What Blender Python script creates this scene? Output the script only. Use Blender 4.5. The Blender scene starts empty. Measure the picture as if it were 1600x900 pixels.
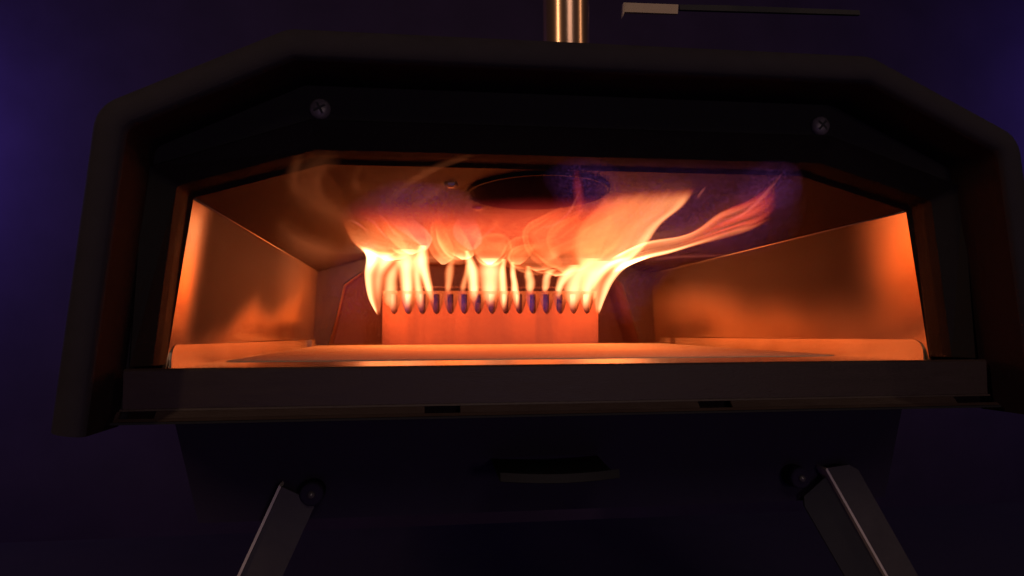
import bpy, bmesh, math, random
import numpy as np
from mathutils import Vector, Matrix

# ------------------------------------------------------------------ camera, world, lights, exposure
sc = bpy.context.scene
CAM = np.array([-0.06773612, -0.29818198, 0.01422194])
YAW, PITCH, ROLL = 0.13295023, 0.04849786, -0.00378602
FPX = 1600 * 26 / 36.0


def cam_axes():
    cy, sy, cp, sp = math.cos(YAW), math.sin(YAW), math.cos(PITCH), math.sin(PITCH)
    fwd = np.array([sy * cp, cy * cp, sp])
    r0 = np.array([cy, -sy, 0.0])
    u0 = np.cross(r0, fwd)
    cr, sr = math.cos(ROLL), math.sin(ROLL)
    return cr * r0 + sr * u0, -sr * r0 + cr * u0, fwd


AX_R, AX_U, AX_F = cam_axes()
cd = bpy.data.cameras.new('camera')
cam = bpy.data.objects.new('camera', cd)
sc.collection.objects.link(cam)
cd.lens = 26
cd.sensor_width = 36
cd.clip_start = 0.005
cd.clip_end = 100
m = Matrix(((AX_R[0], AX_U[0], -AX_F[0], CAM[0]), (AX_R[1], AX_U[1], -AX_F[1], CAM[1]),
            (AX_R[2], AX_U[2], -AX_F[2], CAM[2]), (0, 0, 0, 1)))
cam.matrix_world = m
sc.camera = cam

world = bpy.data.worlds.new('World')
sc.world = world
world.use_nodes = True
bg = world.node_tree.nodes['Background']
bg.inputs[0].default_value = (0.35, 0.2, 0.6, 1)
bg.inputs[1].default_value = 0.006


def lamp(name, kind, loc, col, power, size=0.1, target=None, tall=0.0):
    ld = bpy.data.lights.new(name, kind)
    ld.color = col
    ld.energy = power
    if kind == 'AREA':
        ld.size = size
        if tall:
            ld.shape = 'RECTANGLE'
            ld.size_y = tall
    else:
        ld.shadow_soft_size = size
    o = bpy.data.objects.new(name, ld)
    sc.collection.objects.link(o)
    o.location = loc
    if target is not None:
        o.rotation_euler = (Vector(target) - Vector(loc)).to_track_quat('-Z', 'Y').to_euler()
    return o


lamp('room_light', 'AREA', (0.15, -1.0, 0.75), (1.0, 0.80, 0.74), 0.95, 0.4, (0, 0.05, 0))
lamp('front_light', 'AREA', (0.30, -1.35, 0.10), (1.0, 0.78, 0.70), 0.75, 0.15, (0, 0.0, 0.02))
lamp('side_light', 'AREA', (-0.75, -0.5, 0.57), (1.0, 0.66, 0.42), 1.3, 0.03, (0, 0.1, 0.15), 0.40)  # added strip light, draws the left highlight line on the pipe
lamp('side_light', 'AREA', (0.95, -0.35, 0.60), (1.0, 0.66, 0.42), 0.5, 0.02, (0, 0.1, 0.15), 0.40)  # added strip light for the pipe's right highlight line
lamp('violet_fill', 'POINT', (-1.10, 1.05, 0.36), (0.26, 0.17, 1.0), 2.3, 0.05)  # added source, no such lamp known: purple glow at the left edge
lamp('violet_fill', 'POINT', (1.62, 1.02, 0.50), (0.26, 0.17, 1.0), 1.8, 0.05)  # added likewise for the glow at the right edge
lamp('violet_fill', 'AREA', (0.0, -1.1, -0.25), (0.46, 0.22, 1.0), 0.34, 0.6, (0, 0, -0.05))  # unseen violet fill added from the front to lift the dark parts

vs = sc.view_settings
vs.view_transform = 'Standard'
vs.look = 'None'
vs.exposure = 0
vs.gamma = 1
vs.use_curve_mapping = False
sc.cycles.use_denoising = True
sc.cycles.denoising_input_passes = 'RGB'
sc.cycles.transparent_max_bounces = 96
sc.cycles.max_bounces = 8
sc.cycles.sample_clamp_indirect = 4.0
try:
    sc.cycles.use_light_tree = True
except Exception:
    pass

# ------------------------------------------------------------------ helpers
COL = sc.collection


def at(px, py, Y):
    """the point at depth Y that the photograph shows at pixel (px, py)"""
    d = AX_F + AX_R * (px - 800) / FPX + AX_U * (450 - py) / FPX
    return CAM + d * ((Y - CAM[1]) / d[1])


def tag(o, label=None, cat=None, group=None, kind=None):
    if label:
        o['label'] = label
    if cat:
        o['category'] = cat
    if group:
        o['group'] = group
    if kind:
        o['kind'] = kind
    return o


def empty(name, loc=(0, 0, 0)):
    o = bpy.data.objects.new(name, None)
    o.empty_display_size = 0.02
    o.location = loc
    COL.objects.link(o)
    return o


def obj(name, verts, faces, mat, parent=None, smooth=False, bevel=0.0):
    me = bpy.data.meshes.new(name)
    me.from_pydata([tuple(map(float, v)) for v in verts], [], faces)
    me.validate()
    bm = bmesh.new()
    bm.from_mesh(me)
    bmesh.ops.recalc_face_normals(bm, faces=bm.faces)
    if bevel:
        bmesh.ops.bevel(bm, geom=[e for e in bm.edges if e.is_manifold and e.calc_face_angle(0) > 0.4], offset=bevel,
                        segments=2, affect='EDGES', profile=0.5)
    bm.to_mesh(me)
    bm.free()
    me.materials.append(mat)
    if smooth:
        me.polygons.foreach_set('use_smooth', [True] * len(me.polygons))
    o = bpy.data.objects.new(name, me)
    COL.objects.link(o)
    if parent is not None:
        o.parent = parent
        o.matrix_parent_inverse = Matrix.Translation(-Vector(wloc(parent)))
    return o


def wloc(o):
    v = Vector(o.location)
    return v


class MB:
    def __init__(self):
        self.v, self.f = [], []

    def add(self, vs_, fs_):
        n = len(self.v)
        self.v += [tuple(map(float, p)) for p in vs_]
        self.f += [tuple(i + n for i in f) for f in fs_]
        return self

    def box(self, x0, x1, y0, y1, z0, z1):
        vs_ = [(x, y, z) for x in (x0, x1) for y in (y0, y1) for z in (z0, z1)]
        return self.add(vs_, [(0, 1, 3, 2), (4, 6, 7, 5), (0, 4, 5, 1), (2, 3, 7, 6), (0, 2, 6, 4), (1, 5, 7, 3)])

    def prism(self, poly, axis, a, b):
        """closed polygon given in the two other axes, extruded along axis from a to b"""
        n = len(poly)
        def P(p, t):
            return {'x': (t, p[0], p[1]), 'y': (p[0], t, p[1]), 'z': (p[0], p[1], t)}[axis]
        vs_ = [P(p, a) for p in poly] + [P(p, b) for p in poly]
        fs_ = [tuple(range(n)), tuple(range(2 * n - 1, n - 1, -1))]
        fs_ += [(i, (i + 1) % n, n + (i + 1) % n, n + i) for i in range(n)]
        return self.add(vs_, fs_)

    def rings(self, rings_, closed=False, cap=False):
        n = len(rings_[0])
        vs_ = [p for r in rings_ for p in r]
        fs_ = []
        for k in range(len(rings_) - 1):
            for i in range(n if closed else n - 1):
                j = (i + 1) % n
                fs_.append((k * n + i, k * n + j, (k + 1) * n + j, (k + 1) * n + i))
        if cap:
            fs_.append(tuple(range(n)))
            fs_.append(tuple(range(len(vs_) - 1, len(vs_) - n - 1, -1)))
        return self.add(vs_, fs_)

    def tube(self, path, r, seg=10):
        path = [Vector(p) for p in path]
        rings_ = []
        for i, p in enumerate(path):
            t = (path[min(i + 1, len(path) - 1)] - path[max(i - 1, 0)]).normalized()
            a = Vector((0, 0, 1)) if abs(t.z) < 0.9 else Vector((1, 0, 0))
            u = t.cross(a).normalized()
            w = t.cross(u)
            rr = r[i] if isinstance(r, (list, tuple)) else r
            rings_.append([p + (u * math.cos(q) + w * math.sin(q)) * rr for q in [2 * math.pi * k / seg for k in range(seg)]])
        return self.rings(rings_, True, True)

    def lathe(self, prof, centre, axis='z', seg=32):
        """prof: (radius, along) pairs, turned about the axis through centre"""
        rings_ = []
        for r, h in prof:
            ring = []
            for k in range(seg):
                q = 2 * math.pi * k / seg
                a, b = r * math.cos(q), r * math.sin(q)
                p = {'z': (a, b, h), 'y': (a, h, b), 'x': (h, a, b)}[axis]
                ring.append(tuple(np.add(p, centre)))
            rings_.append(ring)
        return self.rings(rings_, True, True)

    def build(self, name, mat, parent=None, smooth=False, bevel=0.0):
        return obj(name, self.v, self.f, mat, parent, smooth, bevel)


# ------------------------------------------------------------------ materials
def mat_new(name):
    mt = bpy.data.materials.new(name)
    mt.use_nodes = True
    nt = mt.node_tree
    b = nt.nodes['Principled BSDF']
    return mt, nt, b


def N(nt, kind, **kw):
    n = nt.nodes.new(kind)
    for k, v in kw.items():
        if k in n.inputs:
            n.inputs[k].default_value = v
        else:
            setattr(n, k, v)
    return n


def simple(name, col, rough=0.5, metal=0.0, var=0.25, scale=60, bump=0.0, bscale=300, stretch=(1, 1, 1), rvar=0.1, spec=0.5):
    mt, nt, b = mat_new(name)
    b.inputs['Specular IOR Level'].default_value = spec
    L = nt.links.new
    tc = N(nt, 'ShaderNodeTexCoord')
    mp = N(nt, 'ShaderNodeMapping')
    mp.inputs['Scale'].default_value = stretch
    L(tc.outputs['Object'], mp.inputs[0])
    nz = N(nt, 'ShaderNodeTexNoise', Scale=scale, Detail=6.0, Roughness=0.6)
    L(mp.outputs[0], nz.inputs['Vector'])
    mx = N(nt, 'ShaderNodeMix', data_type='RGBA')
    mx.inputs[6].default_value = tuple(c * (1 - var) for c in col) + (1,)
    mx.inputs[7].default_value = tuple(min(1, c * (1 + var)) for c in col) + (1,)
    L(nz.outputs['Fac'], mx.inputs[0])
    L(mx.outputs[2], b.inputs['Base Color'])
    mr = N(nt, 'ShaderNodeMapRange')
    mr.inputs['To Min'].default_value = max(0.03, rough - rvar)
    mr.inputs['To Max'].default_value = min(1, rough + rvar)
    L(nz.outputs['Fac'], mr.inputs['Value'])
    L(mr.outputs[0], b.inputs['Roughness'])
    b.inputs['Metallic'].default_value = metal
    if bump:
        n2 = N(nt, 'ShaderNodeTexNoise', Scale=bscale, Detail=4.0)
        L(mp.outputs[0], n2.inputs['Vector'])
        bp = N(nt, 'ShaderNodeBump', Strength=bump, Distance=0.0005)
        L(n2.outputs['Fac'], bp.inputs['Height'])
        L(bp.outputs[0], b.inputs['Normal'])
    return mt


def steel(name, col, rough, soot=None):
    """brushed steel liner; soot = dict of smooth limits in metres where the smoke layer has darkened it"""
    mt, nt, b = mat_new(name)
    L = nt.links.new
    tc = N(nt, 'ShaderNodeTexCoord')
    mp = N(nt, 'ShaderNodeMapping')
    mp.inputs['Scale'].default_value = (20, 20, 260)
    L(tc.outputs['Object'], mp.inputs[0])
    br = N(nt, 'ShaderNodeTexNoise', Scale=1.0, Detail=3.0)
    L(mp.outputs[0], br.inputs['Vector'])
    blot = N(nt, 'ShaderNodeTexNoise', Scale=26.0, Detail=5.0, Roughness=0.62)
    L(tc.outputs['Object'], blot.inputs['Vector'])
    fine = N(nt, 'ShaderNodeTexNoise', Scale=420.0, Detail=3.0)
    L(tc.outputs['Object'], fine.inputs['Vector'])
    colmix = N(nt, 'ShaderNodeMix', data_type='RGBA')
    colmix.inputs[6].default_value = tuple(c * 0.5 for c in col) + (1,)
    colmix.inputs[7].default_value = tuple(min(1, c * 1.3) for c in col) + (1,)
    L(blot.outputs['Fac'], colmix.inputs[0])
    last = colmix.outputs[2]
    rmap = N(nt, 'ShaderNodeMapRange')
    rmap.inputs['To Min'].default_value = rough - 0.08
    rmap.inputs['To Max'].default_value = rough + 0.10
    L(blot.outputs['Fac'], rmap.inputs['Value'])
    rlast = rmap.outputs[0]
    metal = None
    if soot:
        sep = N(nt, 'ShaderNodeSeparateXYZ')
        wob = N(nt, 'ShaderNodeTexNoise', Scale=11.0, Detail=1.5)
        L(tc.outputs['Object'], wob.inputs['Vector'])
        sub = N(nt, 'ShaderNodeVectorMath', operation='SUBTRACT')
        sub.inputs[1].default_value = (0.5, 0.5, 0.5)
        L(wob.outputs['Color'], sub.inputs[0])
        scl = N(nt, 'ShaderNodeVectorMath', operation='MULTIPLY')
        scl.inputs[1].default_value = soot.get('wob', (0.03, 0.05, 0.022))
        L(sub.outputs[0], scl.inputs[0])
        addv = N(nt, 'ShaderNodeVectorMath', operation='ADD')
        L(tc.outputs['Object'], addv.inputs[0])
        L(scl.outputs[0], addv.inputs[1])
        L(addv.outputs[0], sep.inputs[0])
        prod = None
        kk = N(nt, 'ShaderNodeMath', operation='MULTIPLY_ADD')
        L(sep.outputs[1], kk.inputs[0])
        kk.inputs[1].default_value = -soot.get('slope', 0.0)
        L(sep.outputs[2], kk.inputs[2])
        for axis, lo, hi in soot['limits']:
            r = N(nt, 'ShaderNodeMapRange', interpolation_type='SMOOTHSTEP')
            r.inputs['From Min'].default_value = lo
            r.inputs['From Max'].default_value = hi
            L(kk.outputs[0] if axis == 3 else sep.outputs[axis], r.inputs['Value'])
            if prod is None:
                prod = r.outputs[0]
            else:
                mu = N(nt, 'ShaderNodeMath', operation='MULTIPLY')
                L(prod, mu.inputs[0])
                L(r.outputs[0], mu.inputs[1])
                prod = mu.outputs[0]
        mu = N(nt, 'ShaderNodeMath', operation='MULTIPLY')
        L(prod, mu.inputs[0])
        mu.inputs[1].default_value = soot.get('amount', 0.85)
        sm = N(nt, 'ShaderNodeMix', data_type='RGBA')
        L(mu.outputs[0], sm.inputs[0])
        L(last, sm.inputs[6])
        sm.inputs[7].default_value = soot.get('col', (0.036, 0.016, 0.010, 1))
        last = sm.outputs[2]
        rm = N(nt, 'ShaderNodeMix')
        L(mu.outputs[0], rm.inputs[0])
        L(rlast, rm.inputs[2])
        rm.inputs[3].default_value = 0.72
        rlast = rm.outputs[0]
        mm = N(nt, 'ShaderNodeMapRange')
        mm.inputs['To Min'].default_value = 0.85
        mm.inputs['To Max'].default_value = 0.1
        L(mu.outputs[0], mm.inputs['Value'])
        L(mm.outputs[0], b.inputs['Metallic'])
        metal = 1
    if metal is None:
        b.inputs['Metallic'].default_value = 0.85
    L(last, b.inputs['Base Color'])
    L(rlast, b.inputs['Roughness'])
    ad = N(nt, 'ShaderNodeMath', operation='ADD')
    L(br.outputs['Fac'], ad.inputs[0])
    L(fine.outputs['Fac'], ad.inputs[1])
    bp = N(nt, 'ShaderNodeBump', Strength=0.06, Distance=0.0002)
    L(ad.outputs[0], bp.inputs['Height'])
    return mt


M = {}
M['shell'] = simple('black_powder_coat', (0.025, 0.019, 0.025), 0.85, 0.0, 0.35, 140, 0.35, 1400, spec=0.25)
M['panel'] = simple('black_front_panel', (0.014, 0.010, 0.012), 0.75, 0.0, 0.3, 70, 0.3, 700, spec=0.25)
M['pan'] = simple('black_base_pan', (0.024, 0.015, 0.038), 0.85, 0.0, 0.3, 50, spec=0.3)
M['bezel'] = simple('dark_steel_bezel', (0.011, 0.0075, 0.007), 0.6, 0.0, 0.3, 80, 0.2, 700, spec=0.2)
M['ledge'] = simple('fire_tinted_ledge_steel', (0.046, 0.026, 0.021), 0.5, 0.3, 0.25, 60, 0.25, 500, (1, 1, 6))  # red-brown puts firelight into the colour; the fire doesn't reach here
M['wall_l'] = steel('sooted_steel_left', (0.66, 0.46, 0.30), 0.21, dict(limits=[(1, 0.014, 0.042), (3, -0.010, 0.016), (1, 0.40, 0.16)], amount=0.96, slope=0.085, wob=(0.02,0.02,0.036)))
M['wall_r'] = steel('sooted_steel_right', (0.64, 0.43, 0.28), 0.21, dict(limits=[(3, -0.012, 0.034), (1, 0.002, 0.075)], amount=0.97, slope=0.05, wob=(0.03,0.05,0.035)))
M['ceil'] = simple('sooted_roof_steel', (0.034, 0.0135, 0.0085), 0.72, 0.05, 0.5, 22, 0.2, 400, spec=0.35)
M['back'] = steel('back_steel', (0.17, 0.12, 0.10), 0.5)
M['guard'] = steel('guard_steel', (0.66, 0.54, 0.40), 0.38)
M['floor'] = steel('floor_steel', (0.55, 0.45, 0.34), 0.35)
M['firebox'] = simple('scaled_firebox_steel', (0.24, 0.10, 0.085), 0.65, 0.1, 0.35, 60, 0.3, 300)
M['burner'] = simple('flame_banded_steel', (0.36, 0.165, 0.125), 0.42, 0.4, 0.65, 34, 0.15, 300, (2.5, 2.5, 0.12))  # vertical bands are flame reflections put into the colour
M['slotplate'] = simple('tan_scale_steel', (0.30, 0.19, 0.14), 0.6, 0.1, 0.4, 120, 0.2, 300)
M['stone'] = simple('cordierite_stone', (0.76, 0.58, 0.38), 0.85, 0.0, 0.14, 160, 0.5, 260)
M['flue'] = simple('sooty_flue_steel', (0.010, 0.009, 0.010), 0.7, 0.0, 0.3, 80, 0.2, 400, spec=0.2)
M['pipe'] = simple('polished_warm_steel', (0.72, 0.42, 0.26), 0.24, 0.85, 0.06, 40, 0.05, 500, (1, 1, 0.05), 0.03)  # coppery tint puts warm light into the steel's colour
M['screw'] = simple('screw_steel', (0.24, 0.21, 0.20), 0.34, 0.6, 0.2, 200)
M['screwhead'] = simple('screw_head_steel', (0.22, 0.18, 0.18), 0.45, 0.3, 0.5, 500)
M['screwdark'] = simple('screw_recess', (0.02, 0.018, 0.018), 0.6)
M['leg'] = simple('grey_leg_steel', (0.066, 0.054, 0.054), 0.6, 0.0, 0.25, 120, 0.3, 600)
M['legedge'] = simple('bare_leg_edge', (0.72, 0.60, 0.53), 0.5, 0.0, 0.2, 120)
M['lip'] = simple('dull_lip_steel', (0.013, 0.011, 0.0105), 0.7, 0.0, 0.3, 90, spec=0.3)
M['bracket'] = simple('tan_bracket_paint', (0.60, 0.45, 0.32), 0.7, 0.0, 0.12, 150, 0.2, 500)
M['rail'] = simple('dark_rail_steel', (0.03, 0.027, 0.03), 0.7, 0.0, 0.3, 90)
M['table'] = simple('dark_table_top', (0.036, 0.024, 0.056), 0.95, 0.0, 0.3, 30)
M['backdrop'] = simple('night_wall', (0.085, 0.055, 0.13), 0.95, 0.0, 0.35, 9, 0.2, 60)

# ------------------------------------------------------------------ setting
o = MB().box(-3, 3, 1.25, 1.30, -1.2, 2.6).build('wall', M['backdrop'])
tag(o, kind='structure')
o = MB().box(-0.62, 0.62, -0.16, 0.47, -0.215, -0.19).build('tabletop', M['table'], bevel=0.003)
tag(o, kind='structure')

# ------------------------------------------------------------------ pizza oven
oven = empty('pizza_oven', (0, 0.15, -0.19))
tag(oven, 'black portable pizza oven with wide angular mouth open and fire inside', 'pizza oven')


def offset_poly(pts, e):
    """open polyline offset inwards (to the right of travel) by e"""
    out = []
    n = len(pts)
    segs = []
    for i in range(n - 1):
        a, b = np.array(pts[i]), np.array(pts[i + 1])
        d = (b - a) / np.linalg.norm(b - a)
        nr = np.array([d[1], -d[0]])
        segs.append((a + nr * e, b + nr * e, d))
    out.append(segs[0][0])
    for i in range(1, n - 1):
        a0, b0, d0 = segs[i - 1]
        a1, b1, d1 = segs[i]
        A = np.array([d0, -d1]).T
        t = np.linalg.solve(A, a1 - a0)
        out.append(a0 + d0 * t[0])
    out.append(segs[-1][1])
    return [tuple(p) for p in out]


def round_poly(pts, r, k=6):
    """open polyline with rounded corners, k+1 points at each corner; sides subdivided for smooth shading"""
    out = [np.array(pts[0])]
    for i in range(1, len(pts) - 1):
        p, a, b = np.array(pts[i]), np.array(pts[i - 1]), np.array(pts[i + 1])
        da, db = (a - p) / np.linalg.norm(a - p), (b - p) / np.linalg.norm(b - p)
        ang = math.acos(np.clip(da @ db, -1, 1))
        L_ = r / math.tan(ang / 2)
        s, e = p + da * L_, p + db * L_
        for q in np.linspace(0, 1, k + 1):
            out.append((1 - q) ** 2 * s + 2 * q * (1 - q) * p + q * q * e)
    out.append(np.array(pts[-1]))
    return [tuple(p) for p in out]


SHELL = [(-0.1895, -0.0215), (-0.1776, 0.0905), (-0.1128, 0.1214), (0.1128, 0.1214), (0.1776, 0.0905), (0.1895, -0.0215)]


def shell_ring(e, Y, r=0.014):
    return [(x, Y, z) for x, z in round_poly(offset_poly(SHELL, e), max(0.003, r - e * 0.6), 8)]


prof = [(0.0, 0.43), (0.0, -0.0240)]
for q in np.linspace(0, math.pi / 2, 8)[1:]:
    prof.append((0.0095 * (1 - math.cos(q)), -0.0240 - 0.011 * math.sin(q)))
for q in np.linspace(0, math.pi / 2, 5)[1:]:
    prof.append((0.0110 + 0.0025 * math.sin(q), -0.0350 + 0.003 * (1 - math.cos(q))))
mb = MB().rings([shell_ring(e, y) for e, y in prof])
mb.rings([shell_ring(0.003, 0.43), shell_ring(0.003, 0.0)])
shell = mb.build('outer_shell', M['shell'], oven, smooth=True)
M['return'] = simple('glow_tinted_return', (0.018, 0.009, 0.011), 0.85, 0.0, 0.3, 80, spec=0.15)  # reddish tint puts the fire's glow into the colour
MB().rings([shell_ring(prof[-1][0], prof[-1][1]), shell_ring(0.0142, -0.0065)]).build('shell_return', M['return'], oven, smooth=True)
bk = [(x, 0.43, z) for x, y, z in shell_ring(0.0, 0.43)]
obj('rear_panel', bk, [tuple(range(len(bk)))], M['panel'], oven)

# front panel: from the shell's inner return to the raised bezel round the mouth
BAND = [(-0.1712, -0.001), (-0.1676, 0.0728), (-0.1071, 0.0932), (0.1071, 0.0932), (0.1676, 0.0728), (0.1712, -0.001)]
MOUTH = [(-0.1650, -0.001), (-0.1575, 0.0675), (-0.1060, 0.0828), (0.1060, 0.0828), (0.1575, 0.0675), (0.1650, -0.001)]
LINER = [(-0.1648, -0.0045), (-0.1551, 0.0652), (-0.1040, 0.0800), (0.1040, 0.0800), (0.1551, 0.0652), (0.1648, -0.0045)]
REAR = [(-0.1535, -0.0045), (-0.1500, 0.0600), (-0.1000, 0.0742), (0.1000, 0.0742), (0.1500, 0.0600), (0.1535, -0.0045)]


def ring(poly, Y, r, k=8):
    return [(x, Y, z) for x, z in round_poly(poly, r, k)]


so = offset_poly(SHELL, 0.0138)
so[0] = (so[0][0], -0.0205)
so[-1] = (so[-1][0], -0.0205)
bd2 = [(BAND[0][0], -0.0205)] + BAND[1:-1] + [(BAND[-1][0], -0.0205)]
MB().rings([ring(so, -0.0066, 0.006), ring(bd2, -0.0066, 0.004)]).build('front_panel', M['panel'], oven)
MB().rings([ring(BAND, -0.0066, 0.004), ring(BAND, -0.0092, 0.004), ring(offset_poly(BAND, 0.0006), -0.0100, 0.004),
            ring(MOUTH, -0.0030, 0.003), ring(offset_poly(MOUTH, 0.0010), 0.0012, 0.003)]).build('mouth_bezel', M['bezel'], oven)
# inner frame between bezel and liner
fr0, fr1 = offset_poly(MOUTH, 0.0004), LINER
MB().rings([ring(fr0, 0.0010, 0.003), ring(offset_poly(MOUTH, 0.0012), 0.0085, 0.003), ring(fr1, 0.0105, 0.002)]).build('mouth_frame', M['bezel'], oven)

# chamber liner, each sheet its own part
Y0, Y1 = 0.0106, 0.362


def liner_sheet(name, i, mat):
    a0, a1, b0, b1 = [np.array(q) for q in (LINER[i], LINER[i + 1], REAR[i], REAR[i + 1])]
    nu_, nv_ = 6, 24
    inner = []
    for kv in range(nv_ + 1):
        tv = kv / nv_
        for ku in range(nu_ + 1):
            tu = ku / nu_
            p = (a0 * (1 - tu) + a1 * tu) * (1 - tv) + (b0 * (1 - tu) + b1 * tu) * tv
            inner.append((p[0], Y0 + (Y1 - Y0) * tv, p[1]))
    nx = -1 if i in (0,) else (1 if i == 4 else 0)
    outer_ = [(p[0] + nx * 0.0014, p[1], p[2] + (0.0 if nx else 0.0014)) for p in inner]
    n_ = len(inner)
    w_ = nu_ + 1
    fs_ = []
    for kv in range(nv_):
        for ku in range(nu_):
            q = kv * w_ + ku
            fs_.append((q, q + 1, q + 1 + w_, q + w_))
            fs_.append((n_ + q, n_ + q + w_, n_ + q + 1 + w_, n_ + q + 1))
    rim = [k for k in range(w_)] + [k * w_ + nu_ for k in range(1, nv_ + 1)] + [nv_ * w_ + k for k in range(nu_ - 1, -1, -1)] + [k * w_ for k in range(nv_ - 1, 0, -1)]
    for k in range(len(rim)):
        p, q = rim[k], rim[(k + 1) % len(rim)]
        fs_.append((p, n_ + p, n_ + q, q))
    return obj(name, inner + outer_, fs_, mat, oven)


liner_sheet('side_wall', 0, M['wall_l'])
liner_sheet('side_wall', 4, M['wall_r'])
liner_sheet('shoulder_panel', 1, M['ceil'])
liner_sheet('shoulder_panel', 3, M['ceil'])

for s in (-1, 1):
    MB().tube([(s * 0.1549, Y0 + 0.0006, 0.0649), (s * 0.1498, Y1 - 0.003, 0.0597)], 0.0005, 8).build('wall_seam', M['guard'], oven, smooth=True)

# flat roof of the chamber with the oval flue hole
HC, HRX, HRY = (-0.0075, 0.057), 0.0345, 0.0445


def roof_z(y):
    return 0.0800 + (0.0742 - 0.0800) * (y - Y0) / (Y1 - Y0)


def roof():
    seg = 64
    hole, outer = [], []
    def halfw(y):
        return 0.1040 + (0.1000 - 0.1040) * (y - Y0) / (Y1 - Y0)
    for k in range(seg):
        q = 2 * math.pi * k / seg
        hx, hy = HC[0] + HRX * math.cos(q), HC[1] + HRY * math.sin(q)
        hole.append((hx, hy, roof_z(hy)))
        dx, dy = math.cos(q), math.sin(q)
        ts = []
        for side in (-1, 1):
            t = (side * 0.102 - HC[0]) / dx if abs(dx) > 1e-6 else 1e9
            if t > 0:
                ts.append(t)
        for yy in (Y0, Y1):
            t = (yy - HC[1]) / dy if abs(dy) > 1e-6 else 1e9
            if t > 0:
                ts.append(t)
        t = min(ts)
        ox, oy = HC[0] + dx * t, min(max(HC[1] + dy * t, Y0), Y1)
        if abs(abs(ox) - 0.102) < 1e-4:
            ox = math.copysign(halfw(oy), ox)
        outer.append((ox, oy, roof_z(oy)))
    # exact corners
    corners = [(sx * halfw(yy), yy, roof_z(yy)) for sx in (-1, 1) for yy in (Y0, Y1)]
    for cpt in corners:
        j = min(range(seg), key=lambda i: (outer[i][0] - cpt[0]) ** 2 + (outer[i][1] - cpt[1]) ** 2)
        outer[j] = cpt
    return hole, outer


hole, outer = roof()
MB().rings([outer, hole, [(x, y, z + 0.0016) for x, y, z in hole], [(x, y, z + 0.0016) for x, y, z in outer]], True).build('roof_panel', M['ceil'], oven)
# flue collar and the dark inside of the flue above it
col = []
for rr, dz in ((1.0, 0.0017), (1.0, -0.0016), (0.972, -0.0018), (0.972, 0.036)):
    col.append([(HC[0] + (x - HC[0]) * rr, HC[1] + (y - HC[1]) * rr, z + dz) for x, y, z in hole])
MB().rings(col, True).build('flue_collar', M['flue'], oven, smooth=True)
dm = [(HC[0] + (x - HC[0]) * 0.965, HC[1] + (y - HC[1]) * 0.965, 0.1085) for x, y, z in hole]
MB().rings([dm, [(x, y, z + 0.0015) for x, y, z in dm]], True, True).build('flue_damper', M['flue'], oven)
MB().tube([(HC[0] - 0.034, HC[1] + 0.006, 0.1070), (HC[0] + 0.033, HC[1] + 0.006, 0.1070)], 0.0018).build('damper_rod', M['flue'], oven)
for bx, by in ((-0.0505, 0.043), (-0.0325, 0.1045)):
    zz = roof_z(by)
    MB().lathe([(0.0001, zz - 0.0022), (0.0016, zz - 0.0020), (0.0028, zz - 0.0014), (0.0032, zz - 0.0004), (0.0032, zz + 0.0005)], (bx, by, 0), 'z', 6).build('roof_bolt', M['screw'], oven)

# floor, back wall with its hexagonal opening, firebox behind
MB().box(-0.168, 0.168, 0.0, 0.44, -0.0075, -0.0035).build('chamber_floor', M['floor'], oven)
HEX = [(-0.1400, -0.0045), (-0.1275, 0.0490), (-0.1000, 0.0690), (0.1000, 0.0690), (0.1225, 0.0500), (0.1390, -0.0045)]
mb = MB()
fr = [(x, 0.360, z) for x, z in REAR]
hx = [(x, 0.360, z) for x, z in HEX]
mb.rings([fr, hx, [(x, 0.3645, z) for x, y, z in hx], [(x, 0.3645, z) for x, y, z in fr]])
mb.build('back_wall', M['back'], oven)
for part_ in (HEX[:3], HEX[3:]):
    MB().tube([(x, 0.3595, z) for x, z in part_], 0.0007, 8).build('opening_rim', M['back'], oven)
mb = MB()
mb.rings([[(x, 0.3645, z) for x, z in HEX], [(x * 1.02, 0.425, z + (0.002 if z > 0 else 0)) for x, z in HEX]])
mb.add([(x * 1.02, 0.425, z + (0.002 if z > 0 else 0)) for x, z in HEX], [tuple(range(6))])
mb.build('firebox_liner', M['firebox'], oven)

# upright guards along both sides of the stone
for s in (-1, 1):
    pts = []
    n = 24
    front, back = (s * 0.1630, 0.0125), (s * 0.1500, 0.300)
    h0, h1 = (0.0062, 0.0016)
    prof2 = []
    for q in np.linspace(0, math.pi / 2, 7):
        prof2.append((0.006 * (1 - math.cos(q)), h0 - 0.006 * (1 - math.sin(q))))
    prof2.append((0.2879, h1 + 0.0004))
    prof2.append((0.2879, -0.0045))
    prof2.append((0.0, -0.0045))
    def P(t, z, off):
        f = t / 0.2879
        return (front[0] + (back[0] - front[0]) * f + off, front[1] + t, z)
    va = [P(t, z, 0) for t, z in prof2]
    vb = [P(t, z, s * 0.0010) for t, z in prof2]
    n = len(va)
    MB().add(va + vb, [tuple(range(n)), tuple(range(2 * n - 1, n - 1, -1))] + [(i, (i + 1) % n, n + (i + 1) % n, n + i) for i in range(n)]).build('stone_guard', M['guard'], oven)
    MB().box(min(s * 0.1475, s * 0.1515), max(s * 0.1475, s * 0.1515), 0.306, 0.330, -0.0045, 0.0018).build('guard_tab', M['guard'], oven)

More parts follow.
